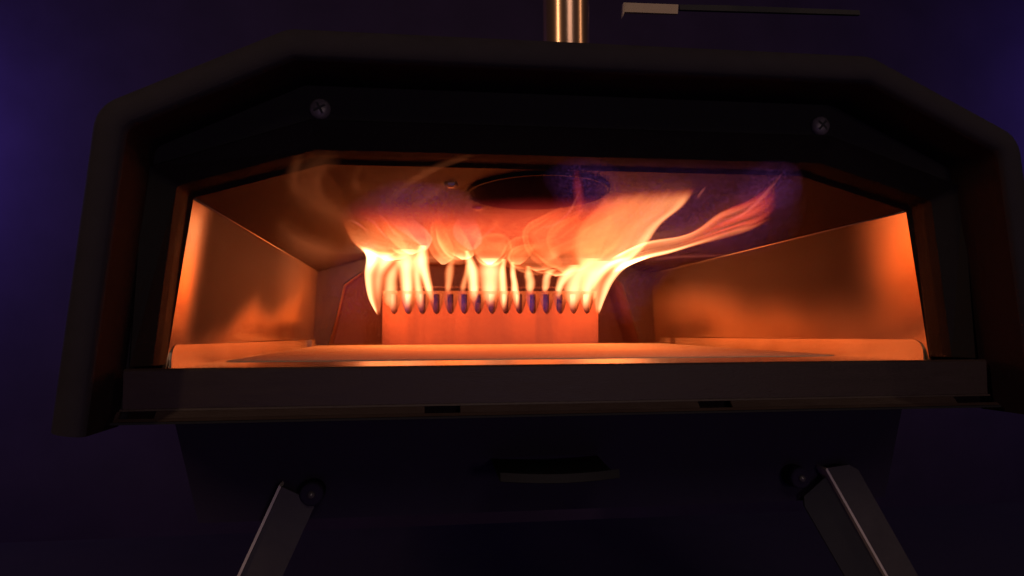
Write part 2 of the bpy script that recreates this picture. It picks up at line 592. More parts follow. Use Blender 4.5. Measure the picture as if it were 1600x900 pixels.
# front ledge under the mouth, with the slotted lower strip
lx = 0.1706
ledge = MB().prism([(-0.0160, -0.0157), (-0.0160, -0.0022), (-0.0154, -0.0015), (-0.0120, -0.0015), (-0.0085, -0.0048), (0.0, -0.0048), (0.0, -0.0068), (-0.0095, -0.0068), (-0.0138, -0.0040), (-0.0146, -0.0157)], 'x', -lx, lx).build('front_ledge', M['ledge'], oven)
slots = [(-0.1712, -0.1590), (-0.0634, -0.0500), (0.0438, 0.0574), (0.1545, 0.1722)]
mb = MB()
x0 = -0.1724
edges = []
for a, b in slots:
    edges.append((x0, a))
    x0 = b
edges.append((x0, 0.1724))
def strip(xa, xb, ya, za, yb, zb, t=0.0011):
    mb.add([(xa, ya, za), (xb, ya, za), (xb, yb, zb), (xa, yb, zb), (xa, ya + t, za - t * 0.2), (xb, ya + t, za - t * 0.2), (xb, yb + t, zb - t * .2), (xa, yb + t, zb - t * .2)],
           [(0, 1, 2, 3), (4, 7, 6, 5), (0, 4, 5, 1), (1, 5, 6, 2), (2, 6, 7, 3), (3, 7, 4, 0)])
strip(-0.1716, 0.1716, -0.0161, -0.0158, -0.0164, -0.01655)
for a, b in edges:
    if b - a > 0.0006:
        strip(a, b, -0.0164, -0.01660, -0.0188, -0.01890)
strip(-0.1724, 0.1724, -0.0188, -0.01895, -0.0202, -0.01990)
mb.build('slotted_flange', M['ledge'], oven)
MB().box(-0.1730, 0.1730, -0.0204, -0.0150, -0.02085, -0.02005).build('flange_edge', M['lip'], oven)

MB().box(-0.1700, 0.1700, -0.0125, 0.0355, -0.0200, -0.0078).build('slot_backing', M['return'], oven)  # dark box added behind the slots so they look black
# lower body set back under the ledge
MB().prism([(-0.170, -0.0208), (0.170, -0.0208), (0.158, -0.070), (-0.158, -0.070)], 'y', 0.036, 0.40).build('base_pan', M['pan'], oven)
arc = []
for k in range(17):
    t = k / 16
    arc.append((-0.033 + 0.0490 * t, -0.0010 - 0.004 * math.sin(math.pi * t), -0.0466 - 0.0012 * math.sin(math.pi * (0.2 + 0.6 * t))))
mb = MB()
mb.rings([[(x, y, z + 0.0021) for x, y, z in arc], [(x, y - 0.0006, z - 0.0013) for x, y, z in arc], [(x, y + 0.0010, z - 0.0018) for x, y, z in arc], [(x, y + 0.037, z + 0.0012) for x, y, z in arc]])
mb.build('pull_lip', M['lip'], oven)


def pan_screw(cx, cy, cz, r, parent, slot_ang):
    hd = MB().lathe([(r * 0.98, cy + 0.0006), (r, cy - 0.0004), (r * 0.96, cy - 0.0012), (r * 0.80, cy - 0.0021), (r * 0.45, cy - 0.0027), (0.0002, cy - 0.0029)], (cx, 0, cz), 'y', 28)
    h = hd.build('screw', M['screwhead'], parent, smooth=True)
    return h


for sx, sz, a in ((-0.1038, 0.0979, 0.5), (0.1038, 0.0979, -0.7)):
    h = pan_screw(sx, -0.0066, sz, 0.0042, oven, a)
    for aa in (a, a + math.pi / 2):
        dx, dz = math.cos(aa) * 0.0024, math.sin(aa) * 0.0024
        nx, nz = -math.sin(aa) * 0.00045, math.cos(aa) * 0.00045
        p = [(sx + dx + nx, sz + dz + nz), (sx - dx + nx, sz - dz + nz), (sx - dx - nx, sz - dz - nz), (sx + dx - nx, sz + dz - nz)]
        s_ = MB().prism(p, 'y', -0.0066 - 0.00255 - (0.0004 if aa == a else 0.00037), -0.0066 - 0.0015).build('drive_slot', M['screwdark'], None)
        s_.parent = h

# folding legs on the front of the base pan
def slanted(name, mat, quad, y0_, y1_, parent, bevel=0.0):
    return MB().prism(quad, 'y', y0_, y1_).build(name, mat, parent, bevel=bevel)


def leg(s):
    top, bot = (0.1232, -0.0540), ((0.1840, -0.1895) if s < 0 else (0.2010, -0.1895))
    d = np.array(bot) - np.array(top)
    Ltot = np.linalg.norm(d)
    d = d / Ltot
    nrm = np.array([-d[1], d[0]])           # away from the middle of the oven (mirrored by s)
    def P(t, w):
        p = np.array(top) + d * t + nrm * w
        return (s * p[0], p[1])
    w = -0.0165 if s < 0 else 0.0140
    k = 1 if w > 0 else -1
    face = [P(0.0, 0.0007 * k), P(Ltot, 0.0007 * k), P(Ltot, w), P(0.0090 if s > 0 else 0.0010, w), P(0.0045 if s > 0 else 0.0005, w * 0.8)]
    L_ = slanted('leg', M['leg'], face, 0.0285, 0.0300, oven)
    def sub(name, mat, quad, ya, yb):
        o_ = slanted(name, mat, quad, ya, yb, None)
        o_.parent = L_
        o_.matrix_parent_inverse = Matrix.Identity(4)
    sub('edge_flange', M['legedge'], [P(-0.0006, 0.0006), P(Ltot, 0.0006), P(Ltot, -0.0005), P(0.0, -0.0005)], 0.0272, 0.0358)
    if s > 0:
        sub('side_flange', M['rail'], [P(0.004, -0.0008), P(Ltot, -0.0008), P(Ltot, -0.0160), P(0.0100, -0.0170), P(0.006, -0.0150)], 0.0300, 0.0312)  # dim face of the leg, its shade put in as a darker steel
    yb = 0.0262
    b_ = MB().lathe([(0.0050, 0.0358), (0.0050, yb + 0.001), (0.0046, yb + 0.0002), (0.0040, yb), (0.0001, yb)], (s * 0.1102, 0, -0.0575), 'y', 28).build('pivot_boss', M['pan'], None, smooth=True)
    b_.parent = L_
    c_ = MB().lathe([(0.0016, yb + 0.0008), (0.0016, yb - 0.0006), (0.0013, yb - 0.0011), (0.0006, yb - 0.0014), (0.0001, yb - 0.0018)], (s * 0.1102, 0, -0.0575), 'y', 12).build('pivot_bolt', M['screw'], None, smooth=True)
    c_.parent = L_


leg(-1)
leg(1)
# thin pipe standing on the oven's back
MB().lathe([(0.0148, 0.117), (0.0148, 0.124), (0.0128, 0.1255), (0.0128, 0.1262), (0.0128, 0.1275), (0.0128, 0.417), (0.0128, 0.419), (0.0128, 0.42)], (0.0166, 0.100, 0), 'z', 48).build('chimney_pipe', M['pipe'], oven, smooth=True)

# ------------------------------------------------------------------ stone and burner
sy0, sy1, rc = 0.068, 0.331, 0.010
poly = []
for (sgx, cy, hwid, a0) in ((-1, sy0, 0.1575, math.pi), (1, sy0, 0.1575, 1.5 * math.pi), (1, sy1, 0.1455, 0), (-1, sy1, 0.1455, 0.5 * math.pi)):
    r_ = rc if cy < 0.2 else 0.006
    cx, cyy = sgx * (hwid - r_), (cy + r_ if cy < 0.2 else cy - r_)
    for q in np.linspace(a0, a0 + math.pi / 2, 8):
        poly.append((cx + r_ * math.cos(q), cyy + r_ * math.sin(q)))
def shrink(p, e):
    return (p[0] - math.copysign(e, p[0]) * min(1, abs(p[0]) / 0.1), p[1] - math.copysign(e, p[1] - 0.2) * min(1, abs(p[1] - 0.2) / 0.1))
mb = MB()
rs = [[shrink(p, e) + (z,) for p in poly] for e, z in ((0.0006, -0.0036), (0.0, -0.0035), (0.0, -0.0032), (0.0006, -0.00295), (0.0014, -0.0029))]
mb.rings(rs, True, True)
stone = mb.build('pizza_stone', M['stone'])
tag(stone, 'flat tan pizza stone lying on the floor of the oven chamber', 'pizza stone')

burner = empty('burner_basket', (0, 0.34, -0.0045))
tag(burner, 'glowing steel burner plate with scalloped teeth at the back of the oven', 'burner')
PITCHX, NV, BW = 0.01195, 15, 0.0935
xs, zs = [], []
res_ = 12
for i in range(NV * res_ + 1):
    ph = i / res_
    x = -NV * PITCHX / 2 + ph * PITCHX
    f = abs((ph % 1.0) - 0.5) * 2            # 1 at the peak, 0 in the valley
    zs.append(0.0228 + 0.0128 * f ** 2.0)
    xs.append(x)
xs = [-BW] + xs + [BW]
zs = [0.0385] + zs + [0.0385]
top = list(zip(xs, zs))
n = len(top)
mb = MB()
v = []
for Y in (0.3370, 0.3385):
    v += [(x, Y, z) for x, z in top] + [(x, Y, -0.0045) for x, z in top]
f = []
for i in range(n - 1):
    f += [(i, i + 1, n + i + 1, n + i), (2 * n + i, 3 * n + i, 3 * n + i + 1, 2 * n + i + 1), (i, 2 * n + i, 2 * n + i + 1, i + 1)]
f += [(0, n, 3 * n, 2 * n), (n - 1, 3 * n - 1, 4 * n - 1, 2 * n - 1)]
mb.add(v, f).build('tooth_plate', M['burner'], burner)
mb = MB()
mb.box(-BW, BW, 0.3402, 0.3414, -0.0045, 0.0190)
mb.box(-BW, BW, 0.3402, 0.3414, 0.0400, 0.0428)
for i in range(NV + 1):
    xa = -NV * PITCHX / 2 + (i - 0.5) * PITCHX + 0.0026
    xb = xa + PITCHX - 0.0052
    xa, xb = max(xa, -BW + 0.0001), min(xb, BW - 0.0001)
    mb.box(xa, xb, 0.3403, 0.3413, 0.0190, 0.0400)
mb.build('slotted_plate', M['slotplate'], burner)
MB().tube([(-BW, 0.3520, 0.0466), (BW, 0.3520, 0.0466)], 0.0011).build('top_rail', M['firebox'], burner, smooth=True)
MB().box(-BW, BW, 0.3600, 0.3612, -0.0045, 0.0330).build('rear_plate', M['firebox'], burner)
for s in (-1, 1):
    MB().box(min(s * BW, s * (BW - 0.0012)), max(s * BW, s * (BW - 0.0012)), 0.3386, 0.3599, -0.0045, 0.0330).build('end_plate', M['burner'], burner)

# ------------------------------------------------------------------ bracket and rail behind the oven
br = empty('wall_bracket', tuple(at(1015, 15, 0.25)))
tag(br, 'tan metal bracket end behind the oven, right of the pipe', 'bracket')
def pxq(name, mat, parent, pts, Y, t):
    v = [at(x, y, Y) for x, y in pts]
    w = [p + np.array([0, t, 0]) for p in v]
    n = len(v)
    return obj(name, v + w, [tuple(range(n)), tuple(range(2 * n - 1, n - 1, -1))] + [(i, (i + 1) % n, n + (i + 1) % n, n + i) for i in range(n)], mat, parent)
pxq('bracket_face', M['bracket'], br, [(977, 4), (1060, 7), (1059, 21.5), (976, 18.5)], 0.25, 0.003)
pxq('bracket_tab', M['bracket'], br, [(974.5, 4), (976.6, 4), (975.8, 19), (973.2, 26)], 0.2502, 0.004)
rl = pxq('wall_rail', M['rail'], None, [(1062, 7), (1130, 8), (1343, 16), (1344, 23), (1130, 17), (1062, 15)], 0.252, 0.003)
tag(rl, 'long thin dark rail running right from the tan bracket', 'rail')

# ------------------------------------------------------------------ fire
rng = np.random.default_rng(7)
_perm = rng.random((64, 64))


def noise2(x, y):
    x = np.asarray(x, float)
    y = np.asarray(y, float)
    xi, yi = np.floor(x).astype(int), np.floor(y).astype(int)
    fx, fy = x - xi, y - yi
    fx, fy = fx * fx * (3 - 2 * fx), fy * fy * (3 - 2 * fy)
    g = lambda a, b: _perm[a % 64, b % 64]
    return (g(xi, yi) * (1 - fx) + g(xi + 1, yi) * fx) * (1 - fy) + (g(xi, yi + 1) * (1 - fx) + g(xi + 1, yi + 1) * fx) * fy


def fbm(x, y, o=3):
    s, a, t = 0, 1.0, 0
    for k in range(o):
        s = s + a * noise2(x * 2 ** k + 17 * k, y * 2 ** k + 5 * k)
        t += a
        a *= 0.5
    return s / t


def flame_material():
    mt = bpy.data.materials.new('flame')
    mt.cycles.emission_sampling = 'NONE'
    mt.use_nodes = True
    nt = mt.node_tree
    nt.nodes.clear()
    L = nt.links.new
    at_ = N(nt, 'ShaderNodeAttribute', attribute_name='glow')
    em = N(nt, 'ShaderNodeEmission', Strength=1.0)
    L(at_.outputs['Color'], em.inputs['Color'])
    tr = N(nt, 'ShaderNodeBsdfTransparent')
    ad = N(nt, 'ShaderNodeAddShader')
    L(em.outputs[0], ad.inputs[0])
    L(tr.outputs[0], ad.inputs[1])
    out = N(nt, 'ShaderNodeOutputMaterial')
    L(ad.outputs[0], out.inputs['Surface'])
    return mt


FLAME = flame_material()
fire = empty('fire', (0, 0.33, 0.02))
tag(fire, 'orange wood fire rising from the burner teeth and rolling under the oven roof', 'fire')


def under_roof(dirs, Y, gap=0.004):
    """pull flame points forward until they lie below the chamber roof and inside its walls"""
    def over(Yv):
        P = CAM + dirs * ((Yv - CAM[1]) / dirs[..., 1])[..., None]
        f = np.clip((P[..., 1] - 0.0106) / 0.3514, 0, 1)
        flat = 0.0800 - 0.0058 * f
        hw = 0.1040 - 0.004 * f
        ceil_ = flat - np.maximum(0, np.abs(P[..., 0]) - hw) * 0.2896
        return (P[..., 2] > ceil_ - gap) | (np.abs(P[..., 0]) > 0.146)
    lo, hi = np.full_like(Y, 0.0), Y.copy()
    bad = over(hi)
    for _ in range(24):
        mid = (lo + hi) / 2
        o_ = over(mid)
        hi = np.where(bad & o_, mid, hi)
        lo = np.where(bad & ~o_, mid, lo)
    return np.where(bad, lo, Y)


def catmull(pts, n):
    P = np.array(pts, float)
    if len(P) == 2:
        t = np.linspace(0, 1, n)[:, None]
        return P[0] * (1 - t) + P[1] * t
    P = np.vstack([2 * P[0] - P[1], P, 2 * P[-1] - P[-2]])
    seg = len(P) - 3
    # arc-length-like spacing
    d = np.linalg.norm(np.diff(P[1:-1, :2], axis=0), axis=1)
    cum = np.concatenate([[0], np.cumsum(d)]) / max(d.sum(), 1e-9)
    out = []
    for t in np.linspace(0, 1, n):
        k = min(np.searchsorted(cum, t, 'right') - 1, seg - 1)
        u = (t - cum[k]) / max(cum[k + 1] - cum[k], 1e-9)
        p0, p1, p2, p3 = P[k], P[k + 1], P[k + 2], P[k + 3]
        out.append(0.5 * ((2 * p1) + (-p0 + p2) * u + (2 * p0 - 5 * p1 + 4 * p2 - p3) * u * u + (-p0 + 3 * p1 - 3 * p2 + p3) * u ** 3))
    return np.array(out)


def colour(I, tint):
    """flame colour from its heat: deep red when faint, orange, then yellow-white"""
    I = np.clip(I, 0, None)
    if tint == 'fire':
        return np.stack([I, 0.315 * I ** 1.5, 0.105 * I ** 1.75], -1)
    if tint == 'pink':
        return np.stack([I, 0.30 * I ** 1.25, 0.17 * I ** 1.15], -1)
    if tint == 'red':
        return np.stack([I, 0.12 * I ** 1.35, 0.045 * I], -1)
    if tint == 'yellow':
        return np.stack([I, 0.62 * I ** 1.1, 0.18 * I ** 1.3], -1)
    if tint == 'violet':
        return np.stack([0.42 * I, 0.11 * I, 0.62 * I], -1)
    if tint == 'smoke':
        return np.stack([I, 0.24 * I, 0.075 * I], -1)
    if tint == 'blue':
        return np.stack([0.12 * I, 0.12 * I, 1.0 * I], -1)
    raise ValueError(tint)


def pillow(name, G, I, thick, tint, parent=fire):
    """closed lens-shaped body of flame: grid G (nv, nu, 3) is its middle surface, thick (nv, nu) its depth"""
    nv, nu = I.shape
    rgb = colour(I, tint) * 0.5 if np.ndim(tint) == 0 else tint * 0.5
    off = np.zeros((nv, nu, 3))
    off[..., 1] = thick * 0.5
    V = np.concatenate([(G - off).reshape(-1, 3), (G + off).reshape(-1, 3)])
    idx = np.arange(nv * nu).reshape(nv, nu)
    a, b, c_, d = idx[:-1, :-1].ravel(), idx[:-1, 1:].ravel(), idx[1:, 1:].ravel(), idx[1:, :-1].ravel()
    F1 = np.stack([a, b, c_, d], -1)
    F2 = np.stack([d, c_, b, a], -1) + nv * nu
    rim = np.concatenate([idx[0, :], idx[1:, -1], idx[-1, -2::-1], idx[-2:0:-1, 0]])
    r2 = np.roll(rim, -1)
    F3 = np.stack([r2, rim, rim + nv * nu, r2 + nv * nu], -1)
    faces = np.concatenate([F1, F2, F3])
    me = bpy.data.meshes.new(name)
    me.from_pydata(V.tolist(), [], faces.tolist())
    at_ = me.attributes.new('glow', 'FLOAT_COLOR', 'POINT')
    cc = np.concatenate([rgb.reshape(-1, 3)] * 2)
    at_.data.foreach_set('color', np.concatenate([cc, np.ones((len(cc), 1))], 1).astype(np.float32).ravel())
    me.polygons.foreach_set('use_smooth', [True] * len(me.polygons))
    me.materials.append(FLAME)
    o_ = bpy.data.objects.new(name, me)
    COL.objects.link(o_)
    o_.parent = parent
    o_.matrix_parent_inverse = Matrix.Translation(-Vector(parent.location))
    return o_


def grid(L, R, nv, nu, Yb=0.33, Yt=None, bow=0.0, lean=None):
    """middle surface between two outlines given as picture points from root to tip; depth follows the roof forward"""
    l, r = catmull(L, nv), catmull(R, nv)
    u = np.linspace(0, 1, nu)
    px = l[:, None, 0] * (1 - u) + r[:, None, 0] * u
    py = l[:, None, 1] * (1 - u) + r[:, None, 1] * u
    v = np.linspace(0, 1, nv)[:, None]
    Y = np.full_like(px, Yb)
    if Yt is not None:
        Y = Yb + (Yt - Yb) * (v ** 1.3) + 0 * px
    Y = Y + bow * np.sin(np.pi * u)[None, :]
    dirs = AX_F + AX_R * ((px - 800) / FPX)[..., None] + AX_U * ((450 - py) / FPX)[..., None]
    Y = under_roof(dirs, Y)
    G = CAM + dirs * ((Y - CAM[1]) / dirs[..., 1])[..., None]
    return G, np.broadcast_to(u, px.shape), np.broadcast_to(v, px.shape), px, py


def sstep(a, b, x):
    t = np.clip((x - a) / (b - a), 0, 1)
    return t * t * (3 - 2 * t)


def sheet(name, L, R, heat, nv=48, nu=28, Yb=0.33, Yt=None, bow=0.0, thick=0.008, tint='fire'):
    G, u, v, px, py = grid(L, R, nv, nu, Yb, Yt, bow)
    I = np.clip(heat(u, v, px, py), 0, None) * np.ones_like(u)
    th = thick * np.sqrt(np.clip(np.sin(np.pi * u), 0, 1)) * np.clip(np.sin(np.pi * np.clip(v, 0.02, 0.98)), 0.05, 1) ** 0.5
    return pillow(name, G, I, th, tint)


def ribbon(name, path, width, heat, side=0.0, nv=40, nu=13, Yb=0.33, Yt=None, thick=0.004, tint='fire'):
    """filament of flame along a picture path; side -1..1 moves its bright line towards one edge"""
    c_ = catmull(path, nv)
    t = np.gradient(c_, axis=0)
    t = t / np.maximum(np.linalg.norm(t, axis=1, keepdims=True), 1e-6)
    nrm = np.stack([-t[:, 1], t[:, 0]], -1)
    w = np.interp(np.linspace(0, 1, nv), np.linspace(0, 1, len(np.atleast_1d(width))), np.atleast_1d(width))[:, None]
    L_, R_ = c_ - nrm * w / 2, c_ + nrm * w / 2
    def h(u, v, px, py):
        k = (1 + side) / 2
        s = np.where(u < k, u / max(k, 1e-3), (1 - u) / max(1 - k, 1e-3))
        return np.clip(s, 0, 1) ** 1.8 * heat(v)
    return sheet(name, L_, R_, h, nv, nu, Yb, Yt, 0.0, thick, tint)


V15 = [611, 634, 656, 678, 700, 722, 743.5, 765, 786, 807, 828, 850, 871, 892, 913.5]

# --- tongues standing in the notches: (valley index, path, widths, heat)
TONGUES = [
    (0, [(611, 492), (610, 462), (612, 432), (624, 408)], (15, 24, 26, 18), 0.95),
    (1, [(636, 488), (636, 460), (635, 430), (634, 390)], (10, 20, 24, 40), 1.35),
    (2, [(657, 488), (655, 462), (652, 430), (654, 402), (662, 384)], (9, 15, 14, 18, 16), 1.05),
    (3, [(676, 478), (669, 448), (661, 415), (660, 384)], (8, 14, 17, 18), 1.35),
    (4, [(700, 466), (700, 448), (703, 425), (706, 405)], (7, 13, 14, 12), 0.55),
    (5, [(722, 462), (724, 448), (728, 430), (730, 414)], (6, 11, 11, 8), 0.50),
    (6, [(739, 478), (740, 450), (738, 420), (730, 392)], (9, 17, 17, 10), 1.35),
    (7, [(764, 482), (765, 460), (766, 435), (766, 404)], (12, 30, 38, 50), 1.1),
    (8, [(786, 489), (786, 460), (785, 430), (786, 405)], (8, 14, 13, 9), 1.25),
    (9, [(808, 486), (805, 460), (802, 435), (801, 410)], (9, 13, 11, 8), 1.25),
    (10, [(828, 464), (828, 450), (828, 436), (824, 416)], (6, 13, 14, 10), 0.9),
    (11, [(851, 461), (852, 449), (854, 436), (861, 421)], (6, 12, 14, 16), 0.9),
    (12, [(872, 470), (874, 450), (882, 434), (898, 414)], (8, 15, 20, 22), 1.15),
    (13, [(893, 490), (896, 460), (904, 432), (926, 404)], (9, 27, 36, 44), 1.1),
    (14, [(914, 490), (915, 465), (922, 440), (946, 408)], (9, 20, 28, 40), 1.4),
]
for k, path, wd, hh in TONGUES:
    def heat(v, hh=hh, k=k):
        return 2.1 * hh * sstep(0.0, 0.30, v) * (1 - 0.45 * sstep(0.72, 1.0, v)) * (0.92 + 0.16 * noise2(v * 5 + k, k * 3.1))
    def prof(u, v, px, py, heat=heat):
        s = np.clip(np.sin(np.pi * u), 0, 1)
        return s ** 1.35 * heat(v)
    c_ = catmull(path, 36)
    c_[:, 0] += 2.2 * (fbm(np.linspace(0, 3, 36) + k * 4.7, np.full(36, k * 1.9), 2) - 0.5) * np.linspace(0, 2, 36)
    w = np.interp(np.linspace(0, 1, 36), np.linspace(0, 1, len(wd)), wd) * (1.12 + 0.5 * (noise2(np.linspace(0, 3, 36) + k * 7, np.full(36, k * 5.3)) - 0.4))
    L_ = c_ - np.stack([w / 2, 0 * w], -1)
    R_ = c_ + np.stack([w / 2, 0 * w], -1)
    sheet('flame_tongue', L_, R_, prof, 36, 17, 0.3425, 0.322, 0, 0.011)
    # blue root of the same tongue
    x = V15[k]
    sheet('flame_root', [(x - 6, 491), (x - 8, 474), (x - 7, 452)], [(x + 6, 491), (x + 8, 474), (x + 7, 452)],
          lambda u, v, px, py, k=k: (0.03, 0.10, 0.06, 0.05, 0.05, 0.09, 0.05, 0.06, 0.02, 0.03, 0.13, 0.09, 0.06, 0.03, 0.02)[k] * np.sin(np.pi * u) * np.sin(np.pi * v), 14, 9, 0.342, 0.340, 0, 0.006, 'blue')

# --- outer flames at both ends of the burner
sheet('flame_tongue', [(590, 494), (575, 465), (569, 430), (571, 400), (556, 380)], [(593, 494), (600, 460), (607, 430), (622, 410), (640, 398)],
      lambda u, v, px, py: (0.55 + 1.9 * np.exp(-((u - 0.16) / 0.20) ** 2) + 0.9 * np.exp(-((u - 0.62) / 0.16) ** 2) * sstep(0.15, 0.5, v)) * sstep(0, 0.10, v)
      * (1 - sstep(0.82, 1.0, v)) * sstep(0, 0.05, u) * (1 - sstep(0.80, 1.0, u)) * (1 + 1.3 * sstep(0.55, 0.85, v)), 56, 30, 0.338, 0.31, 0, 0.014)
sheet('flame_tongue', [(931, 492), (925, 462), (925, 440), (940, 415), (975, 398)], [(935, 494), (947, 464), (962, 436), (985, 415), (1030, 398)],
      lambda u, v, px, py: (0.5 + 2.0 * np.exp(-((u - 0.80) / 0.18) ** 2) + 1.0 * np.exp(-((u - 0.25) / 0.16) ** 2)) * sstep(0, 0.10, v)
      * (1 - sstep(0.80, 1.0, v)) * sstep(0, 0.12, u) * (1 - sstep(0.93, 1.0, u)) * (1 + 1.2 * sstep(0.5, 0.8, v)), 56, 30, 0.338, 0.30, 0, 0.014)

# --- rolling caps where the tongues break against the roof: bright rounded underside, fading upwards
def cap(L, R, hot, body, seed, Yb=0.315, Yt=0.26, tint='fire', under=0.17, thick=0.02, nv=40, nu=44, edge=0.05):
    def h(u, v, px, py):
        s = sstep(0, edge * 1.5, u) * (1 - sstep(1 - edge * 1.5, 1, u))
        n_ = 0.75 + 0.5 * fbm(u * 5 + seed * 3.7, v * 2.2 + seed, 3)
        lim = 0.12 * (np.exp(-((u - 0.06) / 0.06) ** 2) + np.exp(-((u - 0.94) / 0.06) ** 2))
        return s * (hot * np.exp(-(v / under) ** 2) + 1.15 * body * n_ * (1 + lim)) * (1 - sstep(0.35, 1.0, v)) * sstep(0, 0.03, v)
    return sheet('flame_curl', L, R, h, nv, nu, Yb, Yt, 0.0, thick, tint)


cap([(604, 408), (570, 392), (548, 378), (535, 350), (528, 330)], [(608, 408), (640, 400), (632, 372), (610, 350), (592, 330)], 2.2, 0.55, 1)
cap([(640, 398), (622, 388), (606, 372), (592, 352), (575, 335)], [(645, 398), (662, 388), (650, 372), (640, 360), (620, 338)], 1.7, 0.5, 2)
cap([(664, 392), (652, 380), (632, 366), (612, 352), (600, 335)], [(668, 390), (676, 374), (668, 360), (655, 348), (640, 335)], 0.7, 0.42, 3, tint='pink')
cap([(690, 414), (672, 396), (664, 372), (660, 350), (655, 330)], [(695, 414), (712, 400), (705, 375), (695, 352), (690, 330)], 0.9, 0.42, 4)
cap([(722, 406), (694, 390), (680, 366), (678, 345), (682, 325)], [(728, 406), (742, 398), (735, 378), (722, 356), (716, 330)], 1.9, 0.42, 5)
cap([(762, 414), (742, 398), (738, 385), (748, 368), (765, 352)], [(768, 414), (790, 396), (793, 382), (786, 368), (775, 356)], 2.6, 0.5, 6)
cap([(735, 392), (712, 376), (706, 358), (712, 345), (722, 335)], [(742, 390), (754, 378), (752, 362), (746, 348), (742, 335)], 0.1, 0.34, 7, tint='pink')
cap([(806, 414), (788, 402), (794, 384), (808, 374), (826, 364)], [(812, 414), (826, 404), (835, 390), (840, 378), (850, 366)], 0.8, 0.34, 8)
cap([(838, 424), (802, 410), (800, 396), (815, 384), (835, 376)], [(850, 422), (880, 414), (872, 398), (862, 386), (850, 378)], 1.0, 0.28, 9)
cap([(868, 432), (845, 422), (846, 416), (852, 408), (862, 400)], [(885, 430), (905, 418), (902, 412), (898, 406), (890, 400)], 1.2, 0.28, 10)
cap([(880, 428), (838, 398), (824, 366), (832, 350), (880, 325)], [(905, 425), (950, 400), (975, 375), (960, 345), (945, 318)], 0.75, 0.36, 11, 0.305, 0.15, 'fire', 0.11, 0.03, 60, 56)

# --- bright outlines of the curls and streaks inside them
LINES = [
    ([(880, 326), (850, 345), (828, 358), (824, 372), (834, 394), (862, 414), (890, 420)], (3, 6, 7, 6, 8, 8, 6), 0.75, 'fire', 0.3, 0.30),
    ([(905, 340), (872, 356), (862, 372), (866, 392), (876, 408)], (4, 6, 7, 6, 4), 0.45, 'fire', 0.3, 0.30),
    ([(838, 385), (812, 390), (801, 400), (806, 412), (824, 420), (850, 424)], (3, 5, 6, 6, 7, 5), 0.85, 'fire', 0.31, 0.31),
    ([(835, 372), (806, 378), (792, 394), (790, 406), (804, 416)], (3, 5, 6, 6, 5), 0.6, 'fire', 0.31, 0.31),
    ([(750, 378), (768, 371), (788, 376), (794, 392), (788, 408)], (3, 5, 6, 6, 4), 0.65, 'fire', 0.31, 0.31),
    ([(742, 368), (752, 372), (762, 364), (776, 352)], (3, 5, 5, 3), 0.4, 'pink', 0.30, 0.28),
    ([(680, 346), (682, 366), (694, 388), (712, 402), (728, 406)], (4, 8, 10, 10, 6), 0.95, 'fire', 0.31, 0.31),
    ([(708, 358), (714, 374), (726, 386), (740, 392), (752, 386)], (3, 5, 6, 6, 3), 0.5, 'fire', 0.30, 0.30),
    ([(568, 338), (584, 348), (596, 362), (606, 372), (624, 378)], (3, 5, 5, 5, 3), 0.5, 'pink', 0.25, 0.29),
    ([(592, 334), (606, 348), (616, 364), (632, 370), (650, 372)], (3, 4, 5, 5, 3), 0.45, 'pink', 0.25, 0.29),
    ([(545, 344), (560, 350), (575, 362)], (2, 4, 4), 0.45, 'pink', 0.24, 0.27),
    ([(612, 372), (636, 374), (655, 378), (664, 388)], (3, 5, 6, 4), 0.5, 'pink', 0.30, 0.31),
    ([(940, 306), (950, 328), (952, 350), (944, 372), (925, 388)], (3, 7, 9, 8, 4), 0.42, 'fire', 0.10, 0.26),
    ([(975, 303), (990, 318), (996, 335), (990, 352)], (2, 6, 6, 3), 0.25, 'fire', 0.10, 0.20),
    ([(962, 300), (974, 322), (976, 345), (966, 368)], (2, 6, 7, 4), 0.28, 'fire', 0.10, 0.22),
    ([(905, 300), (890, 330), (868, 350), (845, 356)], (3, 5, 6, 3), 0.42, 'pink', 0.12, 0.25),
]
SIDES = {0: 0.72, 1: 0.7, 2: 0.7, 3: 0.7, 4: -0.7, 6: 0.7, 7: 0.7}
for k, (path, wd, hh, tint, ya, yb) in enumerate(LINES):
    sd = SIDES.get(k, 0.0)
    wd, hh = tuple((3.0 if sd else 1.3) * q for q in wd), (0.8 if sd else 0.6) * hh
    ribbon('flame_filament', path, wd, lambda v, hh=hh, k=k: hh * np.sin(np.pi * np.clip(v * 0.92 + 0.04, 0, 1)) ** 0.7 * (0.7 + 0.6 * noise2(v * 4 + k * 5, k * 2.3)), sd, 48, 19 if sd else 9, ya, yb, 0.005, tint)

for k in (0, 2):       # crisp lips on the largest curls
    path, wd, hh, tint, ya, yb = LINES[k]
    ribbon('flame_filament', path, tuple(1.15 * q for q in wd), lambda v, hh=hh: 0.45 * hh * np.sin(np.pi * np.clip(v * 0.9 + 0.05, 0, 1)) ** 0.8, 0.0, 48, 11, ya, yb, 0.003, tint)

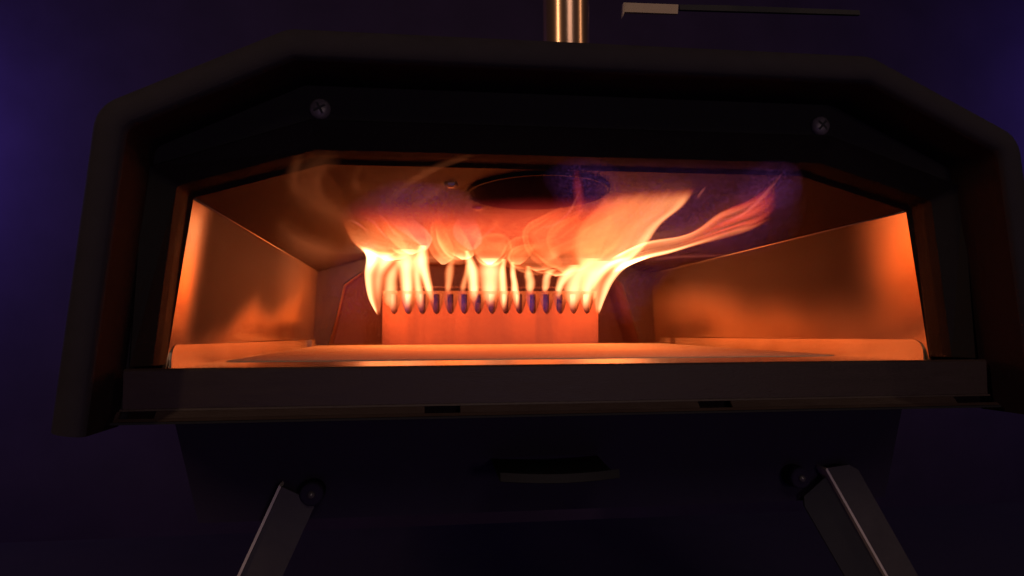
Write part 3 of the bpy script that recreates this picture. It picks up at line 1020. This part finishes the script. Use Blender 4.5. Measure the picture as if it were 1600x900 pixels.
# burnt-out undersides of the curls
for path, wd, hh in (
        ([(556, 380), (575, 391), (600, 396), (624, 391)], (6, 18, 20, 8), 1.9),
        ([(608, 384), (624, 393), (642, 393)], (4, 11, 5), 1.4),
        ([(682, 356), (689, 378), (706, 398), (732, 404)], (5, 15, 19, 7), 1.35),
        ([(742, 398), (757, 409), (776, 409), (791, 397)], (5, 17, 17, 5), 1.9),
        ([(792, 400), (804, 414), (822, 420)], (4, 9, 4), 0.95),
        ([(822, 414), (846, 424), (874, 420)], (4, 10, 4), 0.9),
        ([(846, 419), (868, 428), (894, 421)], (4, 11, 5), 1.0),
        ([(836, 394), (858, 412), (885, 421)], (4, 12, 5), 0.8)):
    ribbon('flame_crescent', path, wd, lambda v, hh=hh: hh * np.sin(np.pi * np.clip(v * 0.94 + 0.03, 0, 1)) ** 0.8, 0.45, 40, 15, 0.315, 0.312, 0.006)

# --- red fire rolling along the roof behind the curls
def roll_heat(u, v, px, py):
    n_ = fbm(px / 45.0, py / 26.0 + 9, 3)
    return 0.85 * (0.28 + 0.55 * v ** 1.4) * (0.65 + 0.6 * n_) * sstep(0, 0.22, u) * (1 - sstep(0.82, 1, u)) * sstep(0, 0.35, v) * (1 - sstep(0.50, 0.85, v))
sheet('rolling_flame', [(510, 318), (545, 345), (575, 372), (590, 400)], [(985, 300), (995, 330), (985, 375), (950, 410)], roll_heat, 44, 90, 0.10, 0.33, 0, 0.02, 'red')
sheet('rolling_flame', [(690, 322), (690, 345), (690, 372), (695, 395)], [(985, 312), (1000, 335), (985, 365), (960, 395)],
      lambda u, v, px, py: 0.3 * roll_heat(u, v, px + 100, py + 40), 40, 70, 0.12, 0.30, 0, 0.02, 'fire')

# --- the folded sheet of fire in which the tongues merge
def folds(px, py, seed, kx=26.0):
    k_ = np.interp(px, [540, 640, 760, 860, 1000], [-1.1, -0.5, 0.15, 0.9, 1.7])
    q = px - (415 - py) * k_
    w1 = fbm(q / 42.0 + seed, py / 34.0 + seed * 2, 2) * 2 - 1
    r_ = 1 - np.abs(2 * fbm(q / kx + 1.9 * w1 + seed, py / 62.0 + 0.7 * w1, 2) - 1)
    b_ = fbm(q / 44.0 + 2.2 * w1 + 3 * seed, py / 40.0 + 5, 3)
    return r_ ** 6, b_
def sheet_heat(seed, low, amp):
    def h(u, v, px, py):
        r_, b_ = folds(px, py, seed)
        yb = low + 16 * (fbm(px / 26.0 + seed, px * 0 + 3.3, 2) - 0.5)          # ragged underside
        base = sstep(yb + 7, yb - 5, py)
        yt = 338 - 0.10 * np.clip(px - 760, 0, 200) + 26 * (fbm(px / 34.0 + seed * 5, px * 0 + 8.8, 2) - 0.5)
        topf = sstep(yt - 16, yt + 34, py)
        hot = np.exp(-((py - yb + 8) / 13.0) ** 2)
        return amp * base * topf * (0.06 + 0.22 * b_ + 1.0 * r_ + hot * (0.25 + 1.5 * np.clip(b_ - 0.38, 0, 1) * 1.6)) * sstep(0, 0.07, u) * (1 - sstep(0.88, 1, u))
    return h
sheet('flame_sheet', [(520, 318), (550, 350), (565, 385), (572, 425)], [(1000, 300), (1010, 340), (1000, 380), (975, 425)], sheet_heat(2.3, 408, 0.32), 110, 230, 0.12, 0.325, 0, 0.016)
sheet('flame_sheet', [(540, 322), (560, 350), (575, 385), (585, 428)], [(990, 306), (1000, 340), (990, 380), (965, 428)], sheet_heat(7.9, 398, 0.20), 110, 230, 0.10, 0.305, 0, 0.016)

# --- big fan of flame swept to the right under the roof
def fan_heat(u, v, px, py):
    streak = fbm(u * 13 + 3, v * 1.6, 3)
    edge = 1.35 * (1 - 0.5 * v) * np.exp(-((u - 0.93 + 0.012 * np.sin(v * 7)) / 0.05) ** 2) + 0.35 * np.exp(-((u - 0.72) / 0.16) ** 2)
    body = 0.24 + 0.62 * streak + edge
    return body * sstep(0.0, 0.14, u) * (1 - sstep(0.95, 1.0, u)) * (1.2 - 0.30 * v) * sstep(0, 0.16, v) * (1 - sstep(0.74 + 0.18 * streak, 1.0, v + 0.0 * u)) + 0.8 * np.exp(-((v - 0.12) / 0.10) ** 2) * sstep(0, 0.3, u) * (1 - sstep(0.85, 1, u))
sheet('flame_fan', [(905, 428), (890, 395), (895, 360), (920, 330), (944, 300)], [(962, 424), (1004, 392), (1033, 352), (1069, 322), (1091, 291)], fan_heat, 70, 64, 0.315, 0.07, 0.02, 0.022)
def fan2(u, v, px, py):
    streak = fbm(u * 9 + 13, v * 1.3 + 4, 3)
    return 0.5 * (0.15 + 0.55 * streak) * sstep(0, 0.3, u) * (1 - sstep(0.7, 1, u)) * sstep(0, 0.2, v) * (1 - sstep(0.8, 1, v))
sheet('flame_fan', [(880, 420), (868, 395), (880, 365), (905, 335), (925, 315)], [(950, 425), (975, 398), (1000, 365), (1030, 330), (1050, 300)], fan2, 56, 48, 0.30, 0.09, 0.02, 0.02)

# --- long streak reaching to the right wall
def streak_heat(u, v, px, py):
    st = np.clip((fbm(u * 9 + 31 + 1.2 * fbm(v * 5, u * 2, 2), v * 2.2 + 2, 3) - 0.30) * 2.0, 0, 1.3)
    lower = 1.5 * np.exp(-((u - 0.86) / 0.10) ** 2)
    upper = 0.55 * np.exp(-((u - 0.12) / 0.09) ** 2) * (1 - sstep(0.6, 0.9, v))
    fade = (1 - 0.50 * sstep(0.35, 0.75, v)) * (1 - sstep(0.78, 1.0, v + 0.12 * (st - 0.5)))
    return 1.35 * (0.28 + 0.35 * st + lower * (1 - 0.75 * sstep(0.25, 0.75, v)) + upper) * sstep(0, 0.10, u) * (1 - sstep(0.93, 1, u)) * fade * sstep(0, 0.08, v) * (1 + 1.3 * np.exp(-(v / 0.16) ** 2))
sheet('flame_streak', [(950, 404), (1005, 378), (1062, 368), (1092, 356), (1125, 330), (1160, 318), (1206, 296)], [(955, 430), (1002, 408), (1045, 397), (1085, 385), (1130, 374), (1170, 362), (1204, 345)], streak_heat, 80, 36, 0.31, 0.10, 0, 0.012, 'fire')
sheet('flame_streak', [(1060, 372), (1100, 350), (1140, 324), (1176, 308), (1212, 282)], [(1060, 384), (1110, 374), (1150, 364), (1186, 352), (1216, 328)],
      lambda u, v, px, py: 1.1 * np.clip(fbm(u * 11 + 5 + 1.5 * fbm(v * 4, u * 2, 2), v * 2.0 + 7, 3) - 0.28, 0, 1) * 1.9 * np.sin(np.pi * u) ** 0.6 * np.sin(np.pi * np.clip(v * 1.02, 0, 1)) ** 0.9, 60, 36, 0.22, 0.09, 0, 0.012, 'red')
ribbon('flame_filament', [(1150, 342), (1180, 318), (1205, 292), (1224, 268)], (5, 7, 6, 3), lambda v: 0.30 * np.sin(np.pi * v), 0, 30, 9, 0.14, 0.07, 0.003, 'pink')
ribbon('flame_filament', [(1120, 352), (1160, 335), (1190, 312), (1212, 290)], (4, 6, 6, 3), lambda v: 0.28 * np.sin(np.pi * v), 0, 30, 9, 0.16, 0.08, 0.003, 'pink')
ribbon('flame_filament', [(1088, 312), (1096, 300), (1104, 290)], (3, 5, 2), lambda v: 0.35 * np.sin(np.pi * v), 0, 18, 9, 0.08, 0.06, 0.003, 'pink')
ribbon('flame_filament', [(1000, 408), (1050, 402), (1100, 400), (1150, 398)], (8, 10, 8, 4), lambda v: 0.14 * np.sin(np.pi * v), 0, 30, 9, 0.28, 0.22, 0.004, 'pink')

# --- faint violet haze sheets added round the upper flames, speckle in their glow
def haze(L, R, amp, seed, Yb, Yt):
    def h(u, v, px, py):
        n_ = fbm(px / 26.0 + seed, py / 20.0, 2)
        g_ = noise2(px / 2.1 + seed, py / 2.1) ** 3
        return 0.62 * amp * (0.10 + 0.9 * n_ + 3.2 * g_) * np.sin(np.pi * u) ** 1.1 * np.sin(np.pi * v) ** 1.1
    sheet('violet_haze', L, R, h, 70, 110, Yb, Yt, 0, 0.02, 'violet')
haze([(920, 405), (900, 340), (880, 290), (870, 248)], [(1120, 415), (1235, 380), (1262, 300), (1230, 248)], 0.052, 3, 0.20, 0.06)
haze([(1140, 345), (1150, 300), (1160, 270), (1170, 250)], [(1240, 340), (1252, 300), (1250, 270), (1236, 250)], 0.075, 6, 0.08, 0.05)
haze([(510, 355), (535, 325), (580, 295), (610, 278)], [(770, 350), (765, 330), (745, 308), (710, 290)], 0.052, 9, 0.16, 0.10)
haze([(490, 510), (500, 450), (515, 410), (535, 375)], [(605, 510), (605, 450), (600, 410), (600, 375)], 0.018, 11, 0.33, 0.30)
haze([(930, 510), (940, 450), (955, 420), (975, 395)], [(1000, 510), (1035, 450), (1065, 420), (1095, 395)], 0.026, 12, 0.33, 0.30)

haze([(850, 345), (862, 310), (846, 275), (880, 246)], [(965, 345), (985, 310), (975, 272), (935, 246)], 0.062, 15, 0.10, 0.04)
ribbon('flame_wisp', [(906, 335), (905, 310), (902, 285), (900, 264)], (20, 22, 20, 12), lambda v: 0.24 * np.sin(np.pi * np.clip(v * 0.8 + 0.2, 0, 1)), 0, 30, 13, 0.10, 0.05, 0.006, 'red')

# --- faint wisps curling up at the left of the mouth
WISPS = [
    ([(565, 350), (505, 335), (468, 300), (478, 262), (520, 236), (560, 222)], (50, 60, 62, 54, 40, 24), 0.060),
    ([(545, 350), (510, 325), (490, 292), (502, 262), (535, 250)], (34, 40, 44, 34, 20), 0.045),
    ([(470, 320), (456, 285), (464, 250), (486, 226)], (20, 30, 28, 14), 0.036),
    ([(570, 310), (552, 285), (560, 258)], (20, 28, 18), 0.035),
    ([(600, 318), (640, 284), (690, 258), (735, 243), (768, 230)], (22, 18, 15, 12, 8), 0.085),
    ([(640, 325), (680, 298), (720, 276)], (22, 24, 16), 0.045),
    ([(565, 395), (520, 402), (465, 385), (425, 345)], (50, 70, 70, 46), 0.085),
]
for k, (path, wd, hh) in enumerate(WISPS):
    ribbon('flame_wisp', path, wd, lambda v, hh=hh, k=k: 1.3 * hh * np.sin(np.pi * np.clip(v, 0, 1)) * (0.5 + noise2(v * 5 + k * 3, k * 7.7)), 0.25, 48, 25, 0.16, 0.06, 0.006, 'smoke')

# --- light the fire throws into the chamber
def fire_light(loc, power, r=0.020, col=(1.0, 0.150, 0.019)):
    l = lamp('fire_light', 'POINT', loc, col, power, r)
    l.parent = fire
    l.matrix_parent_inverse = Matrix.Translation(-Vector(fire.location))
for lx_, ly_, lz_, pw in ((-0.088, 0.300, 0.028, 0.062), (0.088, 0.300, 0.028, 0.062), (-0.03, 0.285, 0.030, 0.046), (0.03, 0.285, 0.030, 0.046),
                          (0.075, 0.200, 0.032, 0.034), (-0.05, 0.220, 0.032, 0.026), (-0.115, 0.385, 0.030, 0.018), (0.115, 0.385, 0.030, 0.006)):
    fire_light((lx_, ly_, lz_), pw * 1.25)
